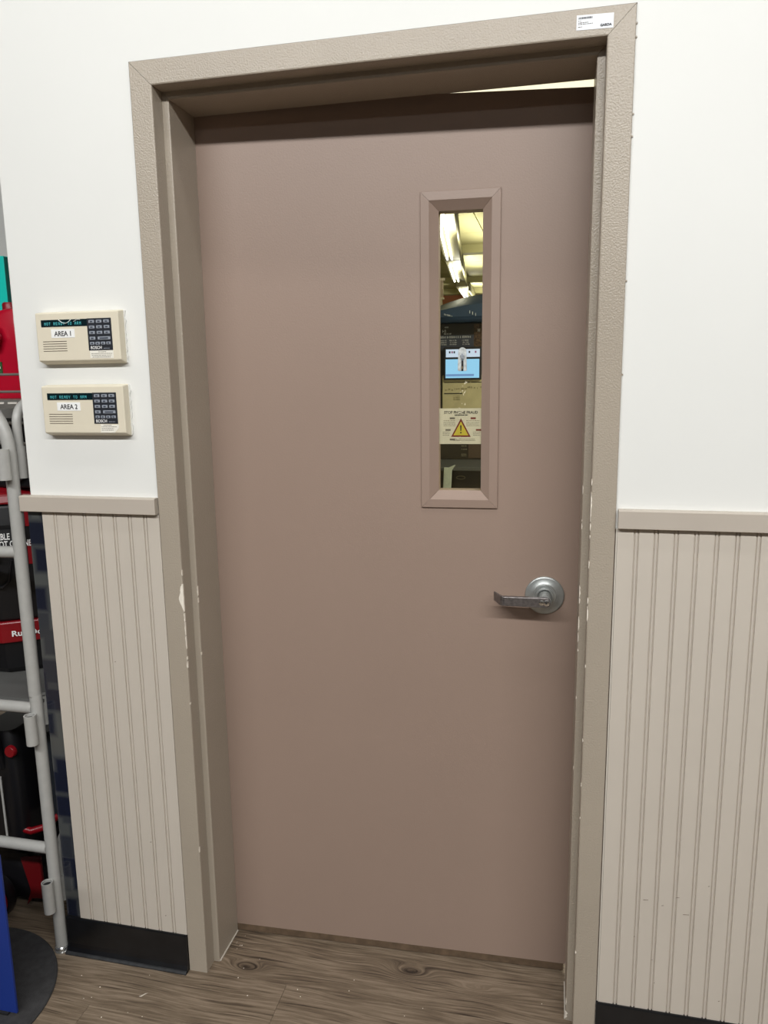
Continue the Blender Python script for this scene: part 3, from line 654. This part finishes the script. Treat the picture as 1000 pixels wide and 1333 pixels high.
# teal carton on top of a riser behind
M_teal = mat('teal_card', rgb(10, 205, 190), 0.45, var=0.04, vscale=8); 
tl = empty('carton', (-1.33, 0.60, 0.0)); tag(tl, 'bright teal carton standing behind the red jug', 'carton')
MB().box((-1.46, 0.500, 1.655), (-1.2187, 0.640, 1.8155)).build('box_body', M_teal, tl, bevel=0.001)
MB().box((-1.2189, 0.502, 1.657), (-1.2183, 0.638, 1.8135)).build('side_panel', mat('shaded_teal_card', rgb(10, 112, 104), 0.5), tl)  # shade on the carton's side painted as a darker teal panel
rs = empty('wall_shelf', (-1.5, 0.9, 1.63)); tag(rs, 'grey steel wall shelf under the teal carton', 'shelf')
MB().box((-1.9, 0.46, 1.637), (-1.15, 1.3000, 1.6545)).build('shelf_deck', M_tube, rs)
for x in (-1.85, -1.22): MB().prism([(0.60, 1.6365), (1.2995, 1.6365), (1.2995, 1.42)], x, x + 0.02, 'x').build('bracket', M_tube, rs)

# portable carpet cleaner on the shelf of the rack
M_blk = mat('machine_black', rgb(14, 13, 16), 0.4, var=0.1, vscale=20)
M_rd = mat('machine_red', rgb(128, 8, 20), 0.35, var=0.06, vscale=15)
pc = empty('spot_cleaner', (-1.08, 0.25, 0.684)); tag(pc, 'black portable carpet cleaner with red band on the rack shelf', 'cleaner')
def octo(s, z, dx=0.0): return [(-1.26 + s, 0.115 + s, z), (-1.030 - s * .4, 0.115 + s, z), (-0.905 - s, 0.195 + s * .6, z), (-0.905 - s, 0.405 - s, z), (-1.26 + s, 0.405 - s, z)]
MB().loft([octo(0.030, 0.6845), octo(0.020, 0.70), octo(0.010, 0.775)]).build('base', M_blk, pc, bevel=0.004)
MB().loft([octo(0.000, 0.7765), octo(-0.002, 0.7800), octo(-0.002, 0.8300), octo(0.0, 0.834)]).build('band', M_rd, pc, bevel=0.002)
MB().loft([octo(0.006, 0.8355), octo(0.002, 0.95), octo(0.004, 1.09), octo(0.012, 1.14)]).build('body', M_blk, pc, bevel=0.006)
MB().loft([octo(0.014, 1.1415), octo(0.022, 1.168), octo(0.05, 1.182)]).build('lid', M_rd, pc, bevel=0.006)
MB().prism([(-1.26, 1.000), (-1.012, 1.000), (-1.012, 1.078), (-1.26, 1.078)], 0.1105, 0.1165, 'y').build('label_plate', M_ink, pc)
yawf = math.atan2(0.08, 0.125)
fx = lambda t, z, off: (-1.030 + 0.125 * t + math.sin(yawf) * off, 0.115 + 0.08 * t - math.cos(yawf) * off, z)
text('lettering', 'TABLE DEEP', 0.0230, M_white, pc, fx(0.02, 1.054, 0.0030), sx=0.62, yaw=yawf, bold=0.0005)
text('lettering', 'SPOT CLEANER', 0.0230, M_white, pc, fx(0.02, 1.034, 0.0030), sx=0.62, yaw=yawf, bold=0.0005)
text('lettering', 'Rug Doctor', 0.021, M_white, pc, fx(0.16, 0.7955, 0.0052), sx=1.15, yaw=yawf, bold=0.0005)
def facet(t0, t1, z0, z1, m, name, off=0.001, th=0.0025):
    a = fx(t0, 0, off); b_ = fx(t1, 0, off); a2 = fx(t0, 0, off - th); b2 = fx(t1, 0, off - th)
    MB().prism([a[:2], b_[:2], b2[:2], a2[:2]], z0, z1, 'z').build(name, m, pc)
facet(0.55, 0.95, 1.085, 1.136, M_rd, 'red_panel', off=-0.0005, th=0.004)
facet(0.0, 0.50, 1.020, 1.080, M_ink, 'label_plate', off=0.0022)
facet(0.55, 0.95, 0.985, 1.045, M_rd, 'red_panel')
facet(0.62, 0.78, 1.018, 1.034, M_white, 'white_mark', off=0.0022)
facet(0.70, 0.86, 0.965, 0.992, M_white, 'white_mark', off=0.0022)
MB().tube([(-1.06, 0.1165, 0.93), (-1.012, 0.1165, 0.93), (-0.998, 0.124, 0.945), (-0.990, 0.130, 1.00)], 0.0035, n=8).build('hose_clip', M_blk, pc)

cs = empty('tool_case', (-1.07, 0.28, 1.1825)); tag(cs, 'black case on top of the portable cleaner under the wire shelf', 'case')
MB().box((-1.20, 0.170, 1.1830), (-0.935, 0.360, 1.352)).build('shell', M_blk, cs, bevel=0.006)
MB().box((-1.20, 0.166, 1.272), (-0.937, 0.171, 1.277)).build('seam_strip', mat('dark_grey_trim', rgb(52, 52, 54), 0.4), cs)
MB().tube([(-0.990, 0.162, 1.192), (-0.965, 0.162, 1.205), (-0.940, 0.164, 1.225)], 0.0035, n=8).build('strap', bpy.data.materials['dark_grey_trim'], cs)

# large carpet cleaner on the floor under the shelf
bg = empty('carpet_cleaner', (-1.1, 0.22, 0.0)); tag(bg, 'black and red upright carpet cleaner on the floor under the rack shelf', 'cleaner')
MB().loft([rrect(-1.20, -0.975, 0.11, 0.36, 0.035, 0.03), rrect(-1.20, -0.975, 0.11, 0.36, 0.13, 0.03), rrect(-1.19, -1.00, 0.12, 0.35, 0.165, 0.03)], True, True).build('base_housing', M_blk, bg)
MB().loft([rrect(-1.16, -1.03, 0.115, 0.33, 0.166, 0.03), rrect(-1.17, -1.02, 0.110, 0.33, 0.30, 0.03), rrect(-1.16, -1.03, 0.118, 0.32, 0.44, 0.03), rrect(-1.15, -1.05, 0.13, 0.30, 0.52, 0.03)], True, True).build('tank', M_blk, bg)
MB().loft([rrect(-1.008, -0.950, 0.16, 0.30, 0.262, 0.02), rrect(-1.006, -0.952, 0.162, 0.298, 0.43, 0.02), rrect(-1.012, -0.975, 0.18, 0.28, 0.50, 0.015)], True, True).build('motor_cover', mat('slate_plastic', rgb(36, 40, 46), 0.35), bg)
MB().tube([(-1.045, 0.128, 0.236), (-1.02, 0.135, 0.226), (-0.985, 0.15, 0.234), (-0.955, 0.17, 0.262)], 0.010, n=10).build('trim_strip', M_rd, bg)
MB().prism([(-1.035, 0.166), (-0.972, 0.175), (-0.972, 0.05), (-1.010, 0.045), (-1.030, 0.02), (-1.012, 0.07)], 0.098, 0.109, 'y').build('fender', mat('machine_dark_red', rgb(96, 6, 12), 0.45), bg, bevel=0.003)
MB().lathe([(0.0165, 0.0), (0.0165, -0.008), (0.014, -0.011), (0.0, -0.011)], (-1.040, 0.118, 0.473), n=24).build('knob', M_rd, bg)
MB().tube([(-1.075, 0.12, 0.42), (-1.085, 0.105, 0.54), (-1.06, 0.10, 0.62), (-1.00, 0.11, 0.64), (-0.965, 0.15, 0.60)], 0.011, n=12).build('hose', M_blk, bg)
MB().tube([(-1.072, 0.104, 0.22), (-1.074, 0.104, 0.40)], 0.003, n=8).build('cable', M_tube, bg)
for yy in (0.045, 0.375):
    w = MB().lathe([(0.050, 0.0), (0.066, 0.002), (0.068, 0.008), (0.068, 0.026), (0.066, 0.032), (0.050, 0.034)], (-1.105, yy, 0.068), n=36).build('wheel', M_blk, bg)
    MB().lathe([(0.0620, 0.001), (0.0610, -0.004), (0.012, -0.006), (0.010, -0.009), (0.0, -0.009)], (-1.105, yy, 0.068), n=36).build('hub_cap', M_rd, w)

# round mat and blue sign board
mt = MB(); mt.lathe([(0.2428, 0.0), (0.2430, 0.003), (0.2405, 0.0055), (0.0, 0.0058)], (-1.0114, -0.2084, 0.0), axis='z', n=72)
mo = mt.build('round_mat', mat('charcoal_mat', rgb(52, 51, 52), 0.85, var=0.22, vscale=60, bump=0.5, bscale=420)); tag(mo, 'round charcoal floor mat beside the wall end', 'mat')
bs = empty('sign_board', (-1.0, -0.2145, 0.006)); tag(bs, 'royal blue sign board standing on the round mat at the left edge', 'sign')
M_blue = mat('royal_blue_board', rgb(26, 52, 132), 0.5, var=0.04, vscale=10)
MB().box((-1.14, -0.2145, 0.0110), (-0.8142, -0.2085, 0.415)).build('board', M_blue, bs, bevel=0.0008)
MB().box((-1.12, -0.22, 0.0060), (-0.835, -0.203, 0.0112)).build('foot', M_ink, bs)
MB().box((-1.14, -0.2156, 0.3985), (-0.8146, -0.2146, 0.4030)).build('white_stripe', M_white, bs)

# ================================================================ BACK ROOM seen through the glass
M_bwall = mat('back_room_wall', rgb(196, 186, 162), 0.7)
M_bceil = mat('back_room_ceiling', rgb(192, 187, 140), 0.7, var=0.08, vscale=1.5)
struct(MB().box((-4.0, 11.0, 0), (4.0, 11.1, 2.8)).build('wall_far', M_bwall))
struct(MB().box((-4.1, 1.4205, 0), (-4.0005, 11.1, 2.8)).build('wall_far_left', M_bwall))
struct(MB().box((4.0005, 0.1945, 0), (4.1, 11.1, 2.8)).build('wall_far_right', M_bwall))
cl = struct(MB().box((-4.1, 0.1945, 2.772), (4.1, 11.1, 2.85)).build('ceiling_back', mat('ceiling_backing', rgb(110, 104, 78), 0.8)))
# ceiling panels in view
for i in range(-6, 3):
    for j in range(0, 12):
        x0 = -0.32 + i * 0.62; y0 = 0.30 + j * 0.92
        if j * 0.92 + 0.30 > 10.6 or x0 + 0.6 < -2.8 or (y0 < 1.45 and x0 < -0.7): continue
        MB().box((x0, y0, 2.752), (x0 + 0.612, y0 + 0.912, 2.7719)).build('ceiling_panel', M_bceil, cl)
for y in (6.45, 8.95, 10.3):
    MB().box((-3.98, y, 2.672), (3.98, y + 0.16, 2.7515)).build('beam', M_bceil, cl)
# strip fixtures
M_tubeglow = mat('lit_tube', rgb(255, 255, 250), 0.4, emit=(1.0, 0.99, 0.93, 1), estr=5.0)
M_fix = mat('fixture_enamel', rgb(168, 162, 130), 0.5)
names = ['long ceiling strip lamp nearest the door seen through the glass', 'middle ceiling strip lamp of the row seen through the glass', 'farthest ceiling strip lamp of the row seen through the glass']
for (x0, y0, x1, y1), nm in zip(BACK_LAMPS, names):
    Lh = math.hypot(x1 - x0, y1 - y0); ang = math.atan2(x0 - x1, y1 - y0)
    root = empty('strip_light', ((x0 + x1) / 2, (y0 + y1) / 2, 2.668)); tag(root, nm, 'lamp', 'strip lamps in the back room')
    ox, oy, oz = root['_org']
    f = MB().box((ox - 0.08, oy - Lh / 2 - 0.20, 2.610), (ox + 0.084, oy + Lh / 2 + 0.20, 2.664)).build('fixture', M_fix, root)
    MB().box((ox + 0.085, oy - Lh / 2 - 0.20, 2.555), (ox + 0.10, oy + Lh / 2 + 0.20, 2.664)).build('side_shade', mat('olive_shade', rgb(96, 92, 62), 0.6), root)
    for s in (-0.045, 0.000):
        MB().tube([(ox + s, oy - Lh / 2, 2.588), (ox + s, oy + Lh / 2, 2.588)], 0.010, n=12).build('tube', M_tubeglow, root)
    root.rotation_euler = (0, 0, ang)
tf = empty('added_glow_panel', (0.15, 2.25, 2.75)); tag(tf, 'added glowing panel on the back room ceiling just behind the door', 'lamp')  # added glowing panel, brightens the view through the gap above the door
MB().box((-0.47, 1.93, 2.7285), (0.77, 2.57, 2.7515)).build('housing', M_fix, tf)
MB().box((-0.45, 1.95, 2.7245), (0.75, 2.55, 2.7284)).build('diffuser', mat('added_glow_face', rgb(240, 236, 214), 0.5, emit=rgb(250, 244, 214), estr=0.9), tf)
# red banner and pale upright far away
bn = MB().box((-1.72, 10.955, 2.35), (-1.02, 10.985, 2.72)).build('banner', mat('faded_red_banner', rgb(196, 128, 96), 0.7)); tag(bn, 'faded red banner on the far wall seen through the door glass', 'banner')
up = empty('shelf_upright', (-1.03, 8.0, 0)); tag(up, 'pale tall shelf upright behind the kiosk seen through the door glass', 'upright')
M_pale = mat('pale_panel', rgb(214, 204, 180), 0.6)
MB().box((-1.10, 7.98, 2.40), (-1.018, 8.02, 2.60)).build('panel', mat('pinkish_panel', rgb(190, 170, 150), 0.6), up)
MB().box((-1.12, 7.97, 2.60), (-1.000, 8.03, 2.625)).build('cap', M_pale, up)
MB().box((-1.12, 7.97, 2.375), (-1.008, 8.03, 2.3995)).build('cap', M_pale, up)
MB().box((-1.06, 7.975, 0.0), (-1.028, 8.025, 2.3745)).build('post', M_pale, up)

# kiosk
KY = 3.50
ks = empty('payment_kiosk', (-0.1, KY, 0)); tag(ks, 'black payment kiosk with a lit blue screen seen through the door glass', 'kiosk')
M_navy = mat('navy_hood', rgb(44, 62, 84), 0.35, var=0.05, vscale=6)
M_kb = mat('kiosk_black', rgb(34, 32, 30), 0.4, var=0.1, vscale=8)
M_kbr = mat('kiosk_brown_black', rgb(46, 40, 28), 0.45, var=0.15, vscale=10)
n = 16
# crown: bulged hood with an arched top
rings = []
for k in range(n + 1):
    t = k / n; x = -0.46 + 0.80 * t
    zt = 1.845 + 0.115 * math.sin(PI * (0.06 + 0.88 * t)); b0 = 1.788
    rings.append([(x, KY - 0.02, b0), (x, KY - 0.10, b0 + 0.004), (x, KY - 0.13, b0 + 0.03), (x, KY - 0.115, b0 + 0.62 * (zt - b0)), (x, KY - 0.02, zt), (x, KY + 0.40, zt), (x, KY + 0.40, b0)])
crown = MB().loft(rings, True, True).build('crown', M_navy, ks)
kt = MB(); rr = random.Random(21)
def glyphs(mb, x0, x1, z, y, h, slope=0.0):
    x = x0
    while x < x1:
        w = rr.uniform(0.5, 0.9) * h; q = rr.random(); zz = z + slope * (x - x0)
        mb.box((x, y, zz), (x + w * 0.3, y + 0.001, zz + h))
        if q > 0.3: mb.box((x + w * 0.3, y, zz + h * (0.8 if q > 0.6 else 0.4)), (x + w, y + 0.001, zz + h * (1.0 if q > 0.6 else 0.6)))
        if q > 0.5: mb.box((x + w * 0.75, y, zz), (x + w, y + 0.001, zz + h))
        x += w + 0.25 * h
glyphs(kt, -0.335, -0.285, 1.828, KY - 0.134, 0.010, -0.25); glyphs(kt, -0.175, -0.125, 1.835, KY - 0.134, 0.018, -0.45)
kt.build('crown_print', mat('pale_print', rgb(190, 196, 196), 0.6), ks)['kind'] = 'stuff'
MB().box((-0.46, KY, 0.02), (0.34, KY + 0.42, 1.787)).build('body', M_kb, ks, bevel=0.004)
MB().box((-0.16, KY - 0.003, 1.635), (0.30, KY - 0.0002, 1.778)).build('side_art', mat('mottled_art', rgb(70, 52, 38), 0.5, var=0.9, vscale=70, detail=6), ks)
MB().box((-0.44, KY - 0.003, 1.615), (-0.161, KY - 0.0002, 1.712)).build('header_panel', mat('slate_header', rgb(52, 56, 68), 0.45), ks)
kt = MB()
glyphs(kt, -0.385, -0.180, 1.692, KY - 0.005, 0.013)
for x0 in (-0.385, -0.318, -0.235):
    glyphs(kt, x0, x0 + 0.045, 1.673, KY - 0.005, 0.008); glyphs(kt, x0 + 0.004, x0 + 0.042, 1.660, KY - 0.005, 0.008); glyphs(kt, x0 + 0.002, x0 + 0.044, 1.648, KY - 0.005, 0.007)
glyphs(kt, -0.365, -0.350, 1.728, KY - 0.002, 0.018); glyphs(kt, -0.355, -0.305, 1.716, KY - 0.002, 0.008); glyphs(kt, -0.350, -0.325, 1.757, KY - 0.002, 0.009); glyphs(kt, -0.135, -0.118, 1.728, KY - 0.005, 0.02)
kt.build('header_print', mat('header_print', rgb(176, 178, 178), 0.6), ks)['kind'] = 'stuff'
sf = MB().box((-0.352, KY - 0.030, 1.425), (-0.108, KY - 0.0005, 1.634)).build('screen_frame', M_ink, ks, bevel=0.003)
M_scr = mat('lit_screen', rgb(40, 60, 80), 0.2, emit=rgb(150, 212, 255), estr=0.95)
MB().box((-0.338, KY - 0.0315, 1.570), (-0.118, KY - 0.0300, 1.620)).build('screen_top', mat('lit_screen_top', rgb(60, 66, 80), 0.2, emit=rgb(206, 224, 250), estr=0.9), sf)
MB().box((-0.340, KY - 0.0315, 1.437), (-0.121, KY - 0.0300, 1.557)).build('screen', M_scr, sf)
MB().box((-0.338, KY - 0.0322, 1.448), (-0.155, KY - 0.0312, 1.462)).build('screen_bar', mat('screen_bar', rgb(30, 40, 70), 0.3, emit=rgb(120, 160, 215), estr=0.8), sf)
for x, m_ in ((-0.318, 'a'), (-0.302, 'b'), (-0.288, 'a'), (-0.190, 'a'), (-0.150, 'b')):
    MB().box((x, KY - 0.0322, 1.595), (x + 0.010, KY - 0.0312, 1.608)).build('icon', M_ink if m_ == 'a' else mat('icon_mauve', rgb(150, 90, 140), 0.5), sf)
lp = MB().prism([(-0.366, 1.20), (-0.366, 1.455), (0.25, 1.455), (0.25, 1.20)], KY - 0.012, KY - 0.0005, 'y').build('lower_panel', mat('beige_kiosk_panel', rgb(168, 160, 124), 0.5, var=0.06, vscale=18, bump=0.2, bscale=14), ks, bevel=0.006)
kt = MB(); kt.box((-0.350, KY - 0.0135, 1.407), (-0.182, KY - 0.0121, 1.411)); kt.box((-0.176, KY - 0.0135, 1.407), (-0.100, KY - 0.0121, 1.411)); kt.box((-0.352, KY - 0.0135, 1.334), (-0.232, KY - 0.0121, 1.340))
kt.build('panel_slots', M_ink, ks)['kind'] = 'stuff'
kt = MB()
for x in range(12): glyphs(kt, -0.345 + x * 0.021, -0.335 + x * 0.021, 1.352 + rr.uniform(0, 0.02), KY - 0.0130, 0.010)
for z in (1.318, 1.306, 1.294): glyphs(kt, -0.290, -0.245, z, KY - 0.0130, 0.006)
kt.build('panel_print', mat('panel_print', rgb(104, 96, 70), 0.6), ks)['kind'] = 'stuff'
MB().box((-0.46, KY - 0.02, 0.905), (0.34, KY - 0.0005, 1.06)).build('fascia', M_kbr, ks)
MB().box((-0.19, KY - 0.022, 0.915), (0.30, KY - 0.0201, 1.06)).build('fascia_plate', mat('brown_plate', rgb(72, 58, 44), 0.5), ks)
kt = MB(); 
for z in (0.990, 0.968, 0.935, 0.925): glyphs(kt, -0.235, -0.200, z, KY - 0.023, 0.007)
kt.build('fascia_print', mat('fascia_print', rgb(140, 132, 110), 0.6), ks)['kind'] = 'stuff'
MB().prism([(KY - 0.30, 0.862), (KY - 0.30, 0.885), (KY - 0.001, 0.9045), (KY - 0.001, 0.862)], -0.50, 0.38, 'x').build('ledge', mat('grey_ledge', rgb(70, 70, 66), 0.4), ks, bevel=0.004)
cd = MB().box((-0.46, KY - 0.24, 0.05), (0.34, KY - 0.001, 0.8615)).build('cabinet_door', M_kbr, ks, bevel=0.004)
lk = [(-0.212 + 0.028 * math.cos(2 * PI * k / 24), 0.812 + 0.010 * math.sin(2 * PI * k / 24)) for k in range(24)]
MB().tube([(x, KY - 0.2425, z) for x, z in lk] + [(lk[0][0], KY - 0.2425, lk[0][1])], 0.0024, n=6).build('lock_ring', mat('dull_metal', rgb(112, 106, 88), 0.4, 0.5), cd)
MB().prism([(-0.322, 0.60), (-0.272, 0.60), (-0.260, 0.865), (-0.236, 0.902), (-0.253, 0.897), (-0.280, 0.884), (-0.310, 0.884)], KY - 0.315, KY - 0.302, 'y').build('steel_strap', mat('grey_green_steel', rgb(156, 162, 148), 0.4, var=0.1, vscale=30), ks, bevel=0.003)

# ceiling fixtures of the shop (out of frame, the real source of the light)
M_diff = mat('fixture_diffuser', rgb(245, 245, 240), 0.5, emit=(1, 0.985, 0.95, 1), estr=3.0)
for (n_, x_, y_, lx_, ly_, w_, t_), nm in zip(LIGHTS, ('ceiling strip fixture nearest the door', 'middle ceiling strip fixture of the shop', 'ceiling strip fixture farthest from the door')):
    root = empty('ceiling_fixture', (x_, y_, CEIL)); tag(root, nm, 'lamp', 'ceiling fixtures of the shop')
    MB().box((x_ - lx_ / 2, y_ - ly_ / 2, CEIL - 0.06), (x_ + lx_ / 2, y_ + ly_ / 2, CEIL - 0.0005)).build('fixture_body', M_white, root)
    for s in (-0.03, 0.03): MB().tube([(x_ - lx_ / 2 + 0.02, y_ + s, CEIL - 0.085), (x_ + lx_ / 2 - 0.02, y_ + s, CEIL - 0.085)], 0.014, n=10).build('tube', M_diff, root)

# parts of the door carry no stray bookkeeping
for o in bpy.data.objects:
    if '_org' in o: del o['_org']
